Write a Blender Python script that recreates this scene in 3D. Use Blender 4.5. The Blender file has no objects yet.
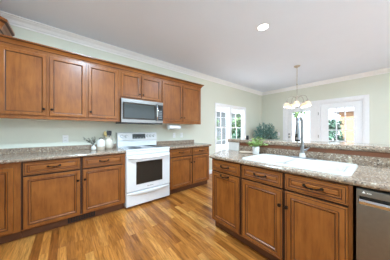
import bpy, bmesh, math, random
from mathutils import Matrix, Vector
random.seed(7)
PI = math.pi
C = bpy.context.scene.collection
scene = bpy.context.scene

# ------------------------------------------------------------------ camera, world, lights, exposure
W, H, FPX = 390.0, 260.0, 156.602
cam_d = bpy.data.cameras.new('camera')
cam = bpy.data.objects.new('camera', cam_d)
C.objects.link(cam)
cam_d.sensor_width = 36.0
cam_d.lens = FPX / W * 36.0
cam_d.shift_x = -0.7806 / W
cam_d.shift_y = 0.6929 / W
cam_d.clip_start = 0.02
cam.location = (0, 0, 1.2222)
cam.rotation_euler = (PI / 2, 0, math.radians(50.5276 - 90))
scene.camera = cam

vs = scene.view_settings
vs.view_transform = 'Standard'
vs.look = 'None'
vs.exposure = 0.24
vs.gamma = 1.0
vs.use_curve_mapping = False

world = bpy.data.worlds.new('sky')
scene.world = world
world.use_nodes = True
bg = world.node_tree.nodes['Background']
bg.inputs['Color'].default_value = (0.77, 0.92, 1.07, 1)
bg.inputs['Strength'].default_value = 2.7

sun_d = bpy.data.lights.new('sun', 'SUN')
sun_d.energy = 18.0
sun_d.color = (0.92, 0.97, 1.0)
sun_d.angle = math.radians(2)
sun = bpy.data.objects.new('sun', sun_d)
C.objects.link(sun)
sun.rotation_euler = Vector((0.75, 0.03, -0.75)).to_track_quat('-Z', 'Y').to_euler()

CAN_W = 46.0
CAN_COL = (0.63, 0.87, 1.08)
CANS = [(2.2, 1.135), (0.25, 1.6), (0.25, -0.9), (2.2, -1.2), (4.3, -0.9)]  # first can is in view; the other four are added as fill
CHAND_W = 4.0

# ------------------------------------------------------------------ materials
def nm(name):
    m = bpy.data.materials.new(name)
    m.use_nodes = True
    nt = m.node_tree
    b = nt.nodes['Principled BSDF']
    return m, nt, b

def lin(r, g, b):
    f = lambda c: (c / 255 / 12.92) if c / 255 <= 0.04045 else ((c / 255 + 0.055) / 1.055) ** 2.4
    return (f(r), f(g), f(b), 1)

def plain(name, col, rough=0.5, metal=0.0, spec=0.5, noise=0.0, nscale=20, bump=0.0):
    m, nt, b = nm(name)
    b.inputs['Roughness'].default_value = rough
    b.inputs['Metallic'].default_value = metal
    b.inputs['Specular IOR Level'].default_value = spec
    c = lin(*col)
    b.inputs['Base Color'].default_value = c
    tc = nt.nodes.new('ShaderNodeTexCoord')
    n = nt.nodes.new('ShaderNodeTexNoise')
    n.inputs['Scale'].default_value = nscale
    n.inputs['Detail'].default_value = 3
    nt.links.new(tc.outputs['Object'], n.inputs['Vector'])
    r = nt.nodes.new('ShaderNodeValToRGB')
    k = noise if noise else 0.02
    r.color_ramp.elements[0].position = 0.3
    r.color_ramp.elements[1].position = 0.7
    r.color_ramp.elements[0].color = (c[0] * (1 - k), c[1] * (1 - k), c[2] * (1 - k), 1)
    r.color_ramp.elements[1].color = (min(1, c[0] * (1 + k)), min(1, c[1] * (1 + k)), min(1, c[2] * (1 + k)), 1)
    nt.links.new(n.outputs['Fac'], r.inputs['Fac'])
    nt.links.new(r.outputs['Color'], b.inputs['Base Color'])
    if bump:
        bp = nt.nodes.new('ShaderNodeBump')
        bp.inputs['Strength'].default_value = bump
        bp.inputs['Distance'].default_value = 0.002
        nt.links.new(n.outputs['Fac'], bp.inputs['Height'])
        nt.links.new(bp.outputs['Normal'], b.inputs['Normal'])
    return m

def wood(name, dark, light, scale, rough=0.33):
    m, nt, b = nm(name)
    tc = nt.nodes.new('ShaderNodeTexCoord')
    mp = nt.nodes.new('ShaderNodeMapping')
    mp.inputs['Scale'].default_value = scale
    nt.links.new(tc.outputs['Object'], mp.inputs['Vector'])
    n = nt.nodes.new('ShaderNodeTexNoise')
    n.inputs['Scale'].default_value = 6
    n.inputs['Detail'].default_value = 6
    n.inputs['Roughness'].default_value = 0.6
    n.inputs['Distortion'].default_value = 0.6
    nt.links.new(mp.outputs['Vector'], n.inputs['Vector'])
    n2 = nt.nodes.new('ShaderNodeTexNoise')
    n2.inputs['Scale'].default_value = 4
    n2.inputs['Detail'].default_value = 3
    nt.links.new(tc.outputs['Object'], n2.inputs['Vector'])
    mx = nt.nodes.new('ShaderNodeMath')
    mx.operation = 'ADD'
    ml = nt.nodes.new('ShaderNodeMath')
    ml.operation = 'MULTIPLY'
    ml.inputs[1].default_value = 0.6
    ml2 = nt.nodes.new('ShaderNodeMath')
    ml2.operation = 'MULTIPLY'
    ml2.inputs[1].default_value = 0.4
    nt.links.new(n.outputs['Fac'], ml.inputs[0])
    nt.links.new(n2.outputs['Fac'], ml2.inputs[0])
    nt.links.new(ml.outputs[0], mx.inputs[0])
    nt.links.new(ml2.outputs[0], mx.inputs[1])
    r = nt.nodes.new('ShaderNodeValToRGB')
    r.color_ramp.elements[0].position = 0.32
    r.color_ramp.elements[1].position = 0.68
    r.color_ramp.elements[0].color = lin(*dark)
    r.color_ramp.elements[1].color = lin(*light)
    nt.links.new(mx.outputs[0], r.inputs['Fac'])
    nt.links.new(r.outputs['Color'], b.inputs['Base Color'])
    b.inputs['Roughness'].default_value = rough
    return m

def granite():
    m, nt, b = nm('speckled_granite')
    tc = nt.nodes.new('ShaderNodeTexCoord')
    v = nt.nodes.new('ShaderNodeTexVoronoi')
    v.inputs['Scale'].default_value = 105
    n = nt.nodes.new('ShaderNodeTexNoise')
    n.inputs['Scale'].default_value = 60
    n.inputs['Detail'].default_value = 5
    n.inputs['Roughness'].default_value = 0.7
    nt.links.new(tc.outputs['Object'], v.inputs['Vector'])
    nt.links.new(tc.outputs['Object'], n.inputs['Vector'])
    r = nt.nodes.new('ShaderNodeValToRGB')
    r.color_ramp.interpolation = 'CONSTANT'
    e = r.color_ramp.elements
    e[0].position = 0.0
    e[0].color = lin(78, 68, 60)
    e[1].position = 0.16
    e[1].color = lin(138, 116, 98)
    for p, c in ((0.40, (170, 146, 124)), (0.62, (152, 134, 119)), (0.78, (206, 193, 174)), (0.90, (92, 76, 62))):
        x = e.new(p)
        x.color = lin(*c)
    nt.links.new(v.outputs['Color'], r.inputs['Fac'])
    r2 = nt.nodes.new('ShaderNodeValToRGB')
    r2.color_ramp.elements[0].position = 0.38
    r2.color_ramp.elements[1].position = 0.62
    r2.color_ramp.elements[0].color = lin(112, 96, 80)
    r2.color_ramp.elements[1].color = lin(192, 172, 152)
    nt.links.new(n.outputs['Fac'], r2.inputs['Fac'])
    mx = nt.nodes.new('ShaderNodeMix')
    mx.data_type = 'RGBA'
    mx.inputs[0].default_value = 0.22
    nt.links.new(r.outputs['Color'], mx.inputs[6])
    nt.links.new(r2.outputs['Color'], mx.inputs[7])
    nt.links.new(mx.outputs[2], b.inputs['Base Color'])
    b.inputs['Roughness'].default_value = 0.16
    return m

def planks():
    m, nt, b = nm('oak_planks')
    tc = nt.nodes.new('ShaderNodeTexCoord')
    sp = nt.nodes.new('ShaderNodeSeparateXYZ')
    nt.links.new(tc.outputs['Object'], sp.inputs[0])
    cb = nt.nodes.new('ShaderNodeCombineXYZ')        # boards run along world Y
    nt.links.new(sp.outputs['Y'], cb.inputs['X'])
    nt.links.new(sp.outputs['X'], cb.inputs['Y'])
    br = nt.nodes.new('ShaderNodeTexBrick')
    br.offset = 0.37
    br.offset_frequency = 2
    br.inputs['Scale'].default_value = 1.0
    br.inputs['Mortar Size'].default_value = 0.0012
    br.inputs['Mortar Smooth'].default_value = 0.2
    br.inputs['Brick Width'].default_value = 0.72
    br.inputs['Row Height'].default_value = 0.07
    br.inputs['Color1'].default_value = (0, 0, 0, 1)
    br.inputs['Color2'].default_value = (1, 1, 1, 1)
    br.inputs['Mortar'].default_value = (0.15, 0.15, 0.15, 1)
    nt.links.new(cb.outputs[0], br.inputs['Vector'])
    mp = nt.nodes.new('ShaderNodeMapping')
    mp.inputs['Scale'].default_value = (20, 1.6, 1)
    nt.links.new(tc.outputs['Object'], mp.inputs['Vector'])
    ad = nt.nodes.new('ShaderNodeVectorMath')
    ad.operation = 'ADD'
    sc = nt.nodes.new('ShaderNodeVectorMath')
    sc.operation = 'SCALE'
    sc.inputs['Scale'].default_value = 9.0
    nt.links.new(br.outputs['Color'], sc.inputs[0])
    nt.links.new(mp.outputs['Vector'], ad.inputs[0])
    nt.links.new(sc.outputs[0], ad.inputs[1])
    n = nt.nodes.new('ShaderNodeTexNoise')
    n.inputs['Scale'].default_value = 2.2
    n.inputs['Detail'].default_value = 5
    n.inputs['Roughness'].default_value = 0.6
    n.inputs['Distortion'].default_value = 1.2
    nt.links.new(ad.outputs[0], n.inputs['Vector'])
    r = nt.nodes.new('ShaderNodeValToRGB')
    e = r.color_ramp.elements
    e[0].position = 0.0
    e[0].color = lin(*FLOOR_COLS[0])
    e[1].position = 1.0
    e[1].color = lin(*FLOOR_COLS[3])
    for p, c in ((0.35, FLOOR_COLS[1]), (0.7, FLOOR_COLS[2])):
        x = e.new(p)
        x.color = lin(*c)
    nt.links.new(br.outputs['Color'], r.inputs['Fac'])
    r2 = nt.nodes.new('ShaderNodeValToRGB')
    r2.color_ramp.elements[0].position = 0.3
    r2.color_ramp.elements[1].position = 0.62
    r2.color_ramp.elements[0].color = (0.44, 0.36, 0.28, 1)
    r2.color_ramp.elements[1].color = (1.08, 1.06, 1.02, 1)
    nt.links.new(n.outputs['Fac'], r2.inputs['Fac'])
    mx = nt.nodes.new('ShaderNodeMix')
    mx.data_type = 'RGBA'
    mx.blend_type = 'MULTIPLY'
    mx.inputs[0].default_value = 0.95
    nt.links.new(r.outputs['Color'], mx.inputs[6])
    nt.links.new(r2.outputs['Color'], mx.inputs[7])
    nt.links.new(mx.outputs[2], b.inputs['Base Color'])
    b.inputs['Roughness'].default_value = 0.3
    return m

def glass(name, tint=(1, 1, 1, 1), refl=0.06):
    m = bpy.data.materials.new(name)
    m.use_nodes = True
    nt = m.node_tree
    nt.nodes.clear()
    o = nt.nodes.new('ShaderNodeOutputMaterial')
    t = nt.nodes.new('ShaderNodeBsdfTransparent')
    t.inputs['Color'].default_value = tint
    g = nt.nodes.new('ShaderNodeBsdfGlossy')
    g.inputs['Roughness'].default_value = 0.02
    fc = nt.nodes.new('ShaderNodeLayerWeight')
    pw = nt.nodes.new('ShaderNodeMath'); pw.operation = 'POWER'
    pw.inputs[1].default_value = 5.0
    nt.links.new(fc.outputs['Facing'], pw.inputs[0])
    lw = nt.nodes.new('ShaderNodeMath'); lw.operation = 'MULTIPLY_ADD'
    lw.inputs[1].default_value = 0.7
    lw.inputs[2].default_value = refl * 0.6
    nt.links.new(pw.outputs[0], lw.inputs[0])
    mx = nt.nodes.new('ShaderNodeMixShader')
    nt.links.new(lw.outputs[0], mx.inputs[0])
    nt.links.new(t.outputs[0], mx.inputs[1])
    nt.links.new(g.outputs[0], mx.inputs[2])
    nt.links.new(mx.outputs[0], o.inputs['Surface'])
    return m

def lit(name, col, strength):
    m, nt, b = nm(name)
    b.inputs['Base Color'].default_value = lin(*col)
    b.inputs['Emission Color'].default_value = lin(*col)
    b.inputs['Emission Strength'].default_value = strength
    return m

FLOOR_COLS = [(146, 86, 36), (184, 118, 52), (200, 132, 62), (222, 162, 88)]
WD, WL = (122, 66, 24), (168, 102, 44)
M = dict(
    wall=plain('sage_wall_paint', (226, 227, 212), 0.75, noise=0.01, nscale=2),
    ceil=plain('ceiling_paint', (234, 241, 254), 0.85, noise=0.01, nscale=2),
    trim=plain('white_trim_paint', (249, 249, 250), 0.4),
    post=plain('pale_drywall_paint', (226, 222, 216), 0.7),
    floor=planks(),
    wv=wood('maple_upright_grain', WD, WL, (5, 5, 0.7)),
    strip=wood('dark_cherry_strip', (104, 60, 38), (132, 80, 52), (5, 0.6, 5)),
    wh=wood('maple_level_grain', WD, WL, (0.8, 0.8, 5)),
    glaze=plain('dark_glaze', (84, 48, 26), 0.5),  # glaze in door and drawer grooves; painted shade bands on the cabinet crowns
    gap=plain('dark_cabinet_gap', (66, 37, 20), 0.6),
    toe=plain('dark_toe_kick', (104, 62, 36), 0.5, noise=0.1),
    bronze=plain('oil_rubbed_bronze', (46, 32, 24), 0.35, 0.7),
    granite=granite(),
    steel=plain('brushed_steel', (146, 143, 139), 0.3, 0.9, noise=0.04, nscale=60),
    dsteel=plain('dark_stainless', (128, 124, 119), 0.34, 0.9, noise=0.04, nscale=40),
    chrome=plain('chrome', (205, 208, 212), 0.12, 1.0),
    dchrome=plain('grey_chrome', (158, 160, 164), 0.28, 1.0),
    nickel=plain('brushed_nickel', (184, 174, 160), 0.35, 0.85),
    snick=plain('warm_nickel', (190, 176, 156), 0.35, 0.6),
    white=plain('white_enamel', (240, 240, 241), 0.18),
    porc=plain('white_porcelain', (226, 222, 214), 0.12),
    black=plain('black_plastic', (22, 22, 24), 0.3),
    bglass=plain('dark_oven_glass', (56, 49, 42), 0.06, 0.0, 0.45),
    mglass=plain('grey_oven_glass', (70, 74, 72), 0.1, 0.0, 0.4),
    cooktop=plain('grey_ceramic_glass', (120, 122, 126), 0.1),
    grey=plain('grey_print', (150, 150, 152), 0.5),
    cream=plain('cream_stoneware', (224, 214, 198), 0.6, noise=0.04),
    sand=plain('sand_stoneware', (196, 180, 160), 0.7, noise=0.06),
    matte=plain('white_stoneware', (238, 236, 232), 0.5, noise=0.03),
    spoon=plain('pale_beech', (206, 180, 120), 0.55, noise=0.08),
    twig=plain('dried_stem', (78, 76, 62), 0.8, noise=0.15),
    leaf=plain('fresh_green_leaf', (154, 182, 106), 0.55, noise=0.35, nscale=25),
    euc=plain('eucalyptus_leaf', (126, 164, 156), 0.6, noise=0.3, nscale=14),
    soil=plain('dark_soil', (58, 44, 34), 0.9, noise=0.3, nscale=60),
    paper=plain('paper_towel', (246, 246, 246), 0.9),
    plate=plain('white_plastic_plate', (246, 246, 244), 0.35),
    board=plain('pale_wooden_board', (212, 190, 168), 0.5, noise=0.08),
    basket=plain('grey_stoneware_planter', (196, 194, 188), 0.7, noise=0.06),
    glass=glass('window_glass'),
    shade=lit('lit_alabaster_glass', (250, 226, 190), 0.3),
    lens=lit('lit_lens', (255, 252, 246), 9.0),
    bark=plain('bark', (92, 78, 66), 0.9, noise=0.3),
    tree=plain('tree_leaf', (84, 112, 64), 0.7, noise=0.4, nscale=3),
    tree2=plain('tree_leaf_blue', (72, 100, 84), 0.7, noise=0.35, nscale=3),
    lawn=plain('pale_paving', (214, 214, 212), 0.9, noise=0.08, nscale=1.5),
    brick=plain('tan_brick', (150, 112, 84), 0.85, noise=0.12, nscale=6),
    siding=plain('blue_grey_siding', (104, 108, 108), 0.8, noise=0.08),
    roof=plain('grey_roof', (120, 118, 120), 0.9, noise=0.15),
)

# ------------------------------------------------------------------ mesh helpers
ORG = {}
class MB:
    def __init__(s, T=None):
        s.v = []; s.f = []; s.m = []; s.T = T
    def add(s, vs_, fs, m=0):
        o = len(s.v)
        for p in vs_:
            p = Vector(p)
            s.v.append(s.T @ p if s.T is not None else p)
        for i, f in enumerate(fs):
            s.f.append([o + k for k in f])
            s.m.append(m[i] if isinstance(m, list) else m)
    def box(s, x0, x1, y0, y1, z0, z1, m=0):
        s.add([(x, y, z) for x in (x0, x1) for y in (y0, y1) for z in (z0, z1)],
              [(0, 1, 3, 2), (4, 6, 7, 5), (0, 4, 5, 1), (2, 3, 7, 6), (0, 2, 6, 4), (1, 5, 7, 3)], m)
        return s
    def prism(s, poly, z0, z1, m=0):
        n = len(poly)
        s.add([(x, y, z0) for x, y in poly] + [(x, y, z1) for x, y in poly],
              [list(range(n)), list(range(n, 2 * n))] + [(i, (i + 1) % n, n + (i + 1) % n, n + i) for i in range(n)], m)
        return s
    def lathe(s, prof, cx=0, cy=0, cz=0, seg=24, m=0, ax='Z'):
        vs_, fs = [], []
        for r, z in prof:
            for k in range(seg):
                a = 2 * PI * k / seg
                if ax == 'Z': vs_.append((cx + r * math.cos(a), cy + r * math.sin(a), cz + z))
                elif ax == 'Y': vs_.append((cx + r * math.cos(a), cy + z, cz + r * math.sin(a)))
                else: vs_.append((cx + z, cy + r * math.cos(a), cz + r * math.sin(a)))
        for i in range(len(prof) - 1):
            for k in range(seg):
                fs.append((i * seg + k, i * seg + (k + 1) % seg, (i + 1) * seg + (k + 1) % seg, (i + 1) * seg + k))
        fs.append(list(range(seg)))
        fs.append([(len(prof) - 1) * seg + k for k in range(seg)])
        s.add(vs_, fs, m)
        return s
    def tube(s, pts, r, seg=8, m=0):
        pts = [Vector(p) for p in pts]
        rs = r if isinstance(r, (list, tuple)) else [r] * len(pts)
        vs_, fs = [], []
        ref = None
        for i, p in enumerate(pts):
            d = (pts[min(i + 1, len(pts) - 1)] - pts[max(i - 1, 0)]).normalized()
            if ref is None:
                ref = d.orthogonal().normalized()
            ref = (ref - d * ref.dot(d)).normalized()
            b = d.cross(ref)
            for k in range(seg):
                a = 2 * PI * k / seg
                vs_.append(p + (ref * math.cos(a) + b * math.sin(a)) * rs[i])
        for i in range(len(pts) - 1):
            for k in range(seg):
                fs.append((i * seg + k, i * seg + (k + 1) % seg, (i + 1) * seg + (k + 1) % seg, (i + 1) * seg + k))
        fs.append(list(range(seg)))
        fs.append([(len(pts) - 1) * seg + k for k in range(seg)])
        s.add(vs_, fs, m)
        return s
    def sweep(s, path, prof, closed=False, m=0, glaze=()):
        """profile points (outward, z) carried along a plan path, outward = right of travel, mitred"""
        n = len(path)
        P = [Vector((p[0], p[1])) for p in path]
        nor = []
        for i in range(n):
            ds = []
            if i > 0 or closed: ds.append((P[i] - P[i - 1]).normalized())
            if i < n - 1 or closed: ds.append((P[(i + 1) % n] - P[i]).normalized())
            ns = [Vector((d.y, -d.x)) for d in ds]
            if len(ns) == 1: nor.append(ns[0])
            else:
                k = (ns[0] + ns[1]).normalized()
                nor.append(k / max(0.2, k.dot(ns[0])))
        q = len(prof); ms = []
        vs_ = [(P[i].x + nor[i].x * o, P[i].y + nor[i].y * o, z) for i in range(n) for o, z in prof]
        fs = []
        for i in range(n if closed else n - 1):
            j = (i + 1) % n
            for k in range(q):
                fs.append((i * q + k, i * q + (k + 1) % q, j * q + (k + 1) % q, j * q + k)); ms.append(1 if k in glaze else m)
        if not closed:
            fs.append(list(range(q)))
            fs.append([(n - 1) * q + k for k in range(q)])
            ms += [m, m]
        s.add(vs_, fs, ms)
        return s
    def rings(s, u0, u1, z0, z1, n0, prof):
        """nested rectangles: (inset, height, material of the band leading to it); last one is capped"""
        vs_, fs, ms = [], [], []
        for i, (d, h, mm) in enumerate(prof):
            vs_ += [(u0 + d, n0 + h, z0 + d), (u1 - d, n0 + h, z0 + d), (u1 - d, n0 + h, z1 - d), (u0 + d, n0 + h, z1 - d)]
            if i:
                for k in range(4):
                    fs.append(((i - 1) * 4 + k, (i - 1) * 4 + (k + 1) % 4, i * 4 + (k + 1) % 4, i * 4 + k))
                    ms.append(mm)
        fs.append([len(vs_) - 4 + k for k in range(4)]); ms.append(0)
        fs.append([0, 3, 2, 1]); ms.append(0)
        s.add(vs_, fs, ms)
        return s
    def build(s, name, mats, parent=None, smooth=False, bevel=0.0, at=None, recalc=True):
        if not isinstance(mats, (list, tuple)): mats = [mats]
        me = bpy.data.meshes.new(name)
        o = bpy.data.objects.new(name, me)
        C.objects.link(o)
        pw = ORG.get(parent.name, Vector()) if parent else Vector()
        org = Vector(at) if at is not None else (pw if parent else Vector())
        me.from_pydata([tuple(p - org) for p in s.v], [], s.f)
        for mm in mats: me.materials.append(mm)
        for p, mi in zip(me.polygons, s.m): p.material_index = mi
        if recalc:
            bm = bmesh.new(); bm.from_mesh(me)
            bmesh.ops.recalc_face_normals(bm, faces=bm.faces)
            bm.to_mesh(me); bm.free()
        if smooth:
            for p in me.polygons: p.use_smooth = True
            try: me.set_sharp_from_angle(angle=math.radians(40))
            except Exception: pass
        if bevel:
            bv = o.modifiers.new('bevel', 'BEVEL')
            bv.width = bevel; bv.segments = 2; bv.limit_method = 'ANGLE'
        ORG[o.name] = org
        if parent:
            o.parent = parent
            o.location = org - pw
        else:
            o.location = org
        return o

def thing(name, label, cat, loc, group=None):
    o = bpy.data.objects.new(name, None)
    o.empty_display_size = 0.1
    C.objects.link(o)
    o.location = loc
    ORG[o.name] = Vector(loc)
    return tag(o, label, cat, group)

def tag(o, label, cat, group=None):
    o['label'] = label; o['category'] = cat
    if group: o['group'] = group
    return o

def struct(o):
    o['kind'] = 'structure'
    return o

def sroot(name, loc):
    o = bpy.data.objects.new(name, None)
    C.objects.link(o); o.location = loc; ORG[o.name] = Vector(loc)
    return struct(o)

def frame(origin, u, n):
    u, n = Vector(u), Vector(n)
    return Matrix(((u.x, n.x, 0, origin[0]), (u.y, n.y, 0, origin[1]), (0, 0, 1, origin[2]), (0, 0, 0, 1)))

# ------------------------------------------------------------------ room
YW, XB, XN, YR, ZC = 3.165, 6.025, -1.22, -2.6, 2.73
T = 0.14
WX0, WX1, WZ0, WZ1 = 3.38, 4.84, 0.50, 1.985          # opening of the left window
DY0, DY1, DZ = 0.36, 2.27, 2.07                        # opening of the patio doors

struct(MB().box(XN - T, XB + T, YR - T, YW + T, -0.12, 0).build('floor', M['floor']))
struct(MB().box(XN - T, XB + T, YR - T, YW + T, ZC, ZC + 0.14).build('ceiling', M['ceil']))
w = MB()
w.box(XN - T, WX0, YW, YW + T, 0, ZC).box(WX1, XB + T, YW, YW + T, 0, ZC)
w.box(WX0, WX1, YW, YW + T, 0, WZ0).box(WX0, WX1, YW, YW + T, WZ1, ZC)
struct(w.build('wall_left', M['wall']))
w = MB()
w.box(XB, XB + T, YR - T, DY0, 0, ZC).box(XB, XB + T, DY1, YW, 0, ZC).box(XB, XB + T, DY0, DY1, DZ, ZC)
struct(w.build('wall_back', M['wall']))
struct(MB().box(XN - T, XN, YR - T, YW, 0, ZC).build('wall_near', M['wall']))
RX0, RX1, RZ0, RZ1 = 0.6, 4.4, 0.08, 2.4               # wide window added in the unseen wall behind the camera, for fill daylight
w = MB()
w.box(XN, RX0, YR - T, YR, 0, ZC).box(RX1, XB, YR - T, YR, 0, ZC)
w.box(RX0, RX1, YR - T, YR, 0, RZ0).box(RX0, RX1, YR - T, YR, RZ1, ZC)
struct(w.build('wall_right', M['wall']))
win2 = sroot('window_2', ((RX0 + RX1) / 2, YR, RZ0))
f = MB()
for k in range(4):
    x = RX0 + (RX1 - RX0 - 0.07) * k / 3
    f.box(x, x + 0.07, YR - T, YR + 0.012, RZ0, RZ1)
    if k < 3:
        x2 = RX0 + (RX1 - RX0 - 0.07) * (k + 1) / 3
        f.box(x + 0.07, x2, YR - T, YR + 0.012, RZ0, RZ0 + 0.06).box(x + 0.07, x2, YR - T, YR + 0.012, RZ1 - 0.06, RZ1)
f.build('window_frame', M['trim'], win2)
for k in range(3):
    x = RX0 + (RX1 - RX0 - 0.07) * k / 3 + 0.07
    x2 = RX0 + (RX1 - RX0 - 0.07) * (k + 1) / 3
    MB().box(x, x2, YR - 0.07, YR - 0.066, RZ0 + 0.06, RZ1 - 0.06).build('pane', M['glass'], win2)
def portal(x, y, z, sx, sy, d):
    ld = bpy.data.lights.new('sky_portal', 'AREA')
    ld.shape = 'RECTANGLE'; ld.size = sx; ld.size_y = sy
    ld.cycles.is_portal = True
    o = bpy.data.objects.new('sky_portal', ld); C.objects.link(o)
    o.location = (x, y, z); o.rotation_euler = Vector(d).to_track_quat('-Z', 'Z').to_euler()
portal((RX0 + RX1) / 2, YR - T, (RZ0 + RZ1) / 2, RX1 - RX0, RZ1 - RZ0, (0, 1, 0))
portal((WX0 + WX1) / 2, YW + T, (WZ0 + WZ1) / 2, WX1 - WX0, WZ1 - WZ0, (0, -1, 0))
portal(XB + T, (DY0 + DY1) / 2, DZ / 2, DY1 - DY0, DZ, (-1, 0, 0))
crown_prof = [(0, ZC - 0.105), (0.012, ZC - 0.105), (0.016, ZC - 0.088), (0.03, ZC - 0.08), (0.05, ZC - 0.05), (0.075, ZC - 0.03),
              (0.082, ZC - 0.018), (0.095, ZC - 0.014), (0.095, ZC - 0.0005), (0, ZC - 0.0005)]
struct(MB().sweep([(XN, YW), (XB, YW), (XB, YR), (XN, YR)], crown_prof, True).build('trim_1', M['trim']))
bb = [(0, 0.0005), (0.015, 0.0005), (0.015, 0.085), (0.008, 0.105), (0, 0.105)]
struct(MB().sweep([(2.545, YW), (XB, YW)], bb).build('baseboard_left', M['trim']))
b_ = MB().sweep([(XB, YW - 0.016), (XB, DY1 + 0.1)], bb).sweep([(XB, DY0 - 0.1), (XB, YR)], bb)
struct(b_.build('baseboard_back', M['trim']))

# left window: two double-hung units side by side
win = sroot('window_1', ((WX0 + WX1) / 2, YW, WZ0))
f = MB()
cs = 0.055
f.box(WX0 - cs, WX0, YW - 0.02, YW - 0.0005, WZ0 - 0.02, WZ1 + cs).box(WX1, WX1 + cs, YW - 0.02, YW - 0.0005, WZ0 - 0.02, WZ1 + cs)
f.box(WX0, WX1, YW - 0.02, YW - 0.0005, WZ1, WZ1 + cs)
f.box(WX0, WX0 + 0.02, YW, YW + T, WZ0, WZ1).box(WX1 - 0.02, WX1, YW, YW + T, WZ0, WZ1)
f.box(WX0 + 0.02, WX1 - 0.02, YW, YW + T, WZ1 - 0.02, WZ1).box(WX0 + 0.02, WX1 - 0.02, YW, YW + T, WZ0, WZ0 + 0.02)
MX = 4.04
f.box(MX - 0.055, MX + 0.055, YW - 0.012, YW + T, WZ0 + 0.02, WZ1 - 0.02)
f.build('window_frame', M['trim'], win, bevel=0.003)
MB().box(WX0 - cs - 0.03, WX1 + cs + 0.03, YW - 0.05, YW + 0.02, WZ0 - 0.045, WZ0 - 0.0205).build('window_sill', M['trim'], win, bevel=0.004)
ZM = 1.325
for a, b in ((WX0 + 0.02, MX - 0.055), (MX + 0.055, WX1 - 0.02)):
    for z0, z1, y in ((WZ0 + 0.02, ZM + 0.02, YW + 0.05), (ZM - 0.02, WZ1 - 0.02, YW + 0.085)):
        s_ = MB(); st = 0.034
        s_.box(a, a + st, y, y + 0.03, z0, z1).box(b - st, b, y, y + 0.03, z0, z1)
        s_.box(a + st, b - st, y, y + 0.03, z0, z0 + st).box(a + st, b - st, y, y + 0.03, z1 - st, z1)
        c = (a + b) / 2; zc_ = (z0 + z1) / 2
        s_.box(c - 0.008, c + 0.008, y + 0.004, y + 0.026, z0 + st, z1 - st)
        s_.box(a + st, b - st, y + 0.005, y + 0.025, zc_ - 0.008, zc_ + 0.008)
        so = s_.build('sash', M['trim'], win)
        MB().box(a + st, b - st, y + 0.013, y + 0.017, z0 + st, z1 - st).build('pane', M['glass'], so)

# patio doors in the back wall
TD = frame((XB, 0, 0), (0, -1, 0), (-1, 0, 0))        # u = -Y, n = into the room
dr = sroot('door_1', (XB, (DY0 + DY1) / 2, 0))
f = MB()
cw = 0.09
f.box(XB - 0.02, XB - 0.0005, DY1, DY1 + cw, 0.001, DZ + cw).box(XB - 0.02, XB - 0.0005, DY0 - cw, DY0, 0.001, DZ + cw)
f.box(XB - 0.02, XB - 0.0005, DY0, DY1, DZ, DZ + cw)
f.box(XB, XB + T, DY1 - 0.03, DY1, 0.001, DZ).box(XB, XB + T, DY0, DY0 + 0.03, 0.001, DZ)
f.box(XB, XB + T, DY0 + 0.03, DY1 - 0.03, DZ - 0.03, DZ)
DM = 1.31
f.box(XB + 0.0, XB + T, DM - 0.025, DM + 0.025, 0.001, DZ - 0.03)
f.build('door_frame', M['trim'], dr, bevel=0.003)
def leaf_(y0, y1, g0, g1, gz0, gz1, cols, rows, knob_y):
    s_ = MB()
    x0, x1 = XB + 0.03, XB + 0.075
    s_.box(x0, x1, y0, g0, 0.012, DZ - 0.035).box(x0, x1, g1, y1, 0.012, DZ - 0.035)
    s_.box(x0, x1, g0, g1, 0.012, gz0).box(x0, x1, g0, g1, gz1, DZ - 0.035)
    # moulded glazing frame standing proud
    for a, b, c, d in ((g0 - .025, g0 + .008, gz0 - .025, gz1 + .025), (g1 - .008, g1 + .025, gz0 - .025, gz1 + .025),
                       (g0 + .008, g1 - .008, gz0 - .025, gz0 + .008), (g0 + .008, g1 - .008, gz1 - .008, gz1 + .025)):
        s_.box(x0 - 0.012, x0 - 0.0003, a, b, c, d)
    for k in range(1, cols):
        y = g0 + (g1 - g0) * k / cols
        s_.box(x0 + 0.008, x0 + 0.034, y - 0.013, y + 0.013, gz0, gz1)
    for k in range(1, rows):
        z = gz0 + (gz1 - gz0) * k / rows
        s_.box(x0 + 0.009, x0 + 0.033, g0, g1, z - 0.013, z + 0.013)
    o = s_.build('door_leaf', M['trim'], dr, bevel=0.002)
    MB().box(x0 + 0.019, x0 + 0.023, g0, g1, gz0, gz1).build('pane', M['glass'], o)
    if knob_y:
        k = MB()
        for z in (1.0, 1.1):
            k.lathe([(0.028, 0), (0.028, -0.01), (0.012, -0.012), (0.012, -0.04), (0.022, -0.045), (0.02, -0.06), (0.004, -0.064)], x0, knob_y, z, 14, ax='X')
        k.build('door_handle', M['dchrome'], o, smooth=True)
    return o
leaf_(DM + 0.03, DY1 - 0.035, 1.55, 2.08, 0.28, 1.87, 1, 1, 2.165)
leaf_(DY0 + 0.035, DM - 0.03, 0.55, 1.10, 0.28, 1.88, 3, 5, None)
h_ = MB()
for z in (0.35, 1.05, 1.75):
    h_.box(XB - 0.004, XB + 0.028, DM + 0.018, DM + 0.032, z - 0.045, z + 0.045)
h_.build('hinge', M['steel'], dr)

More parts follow.
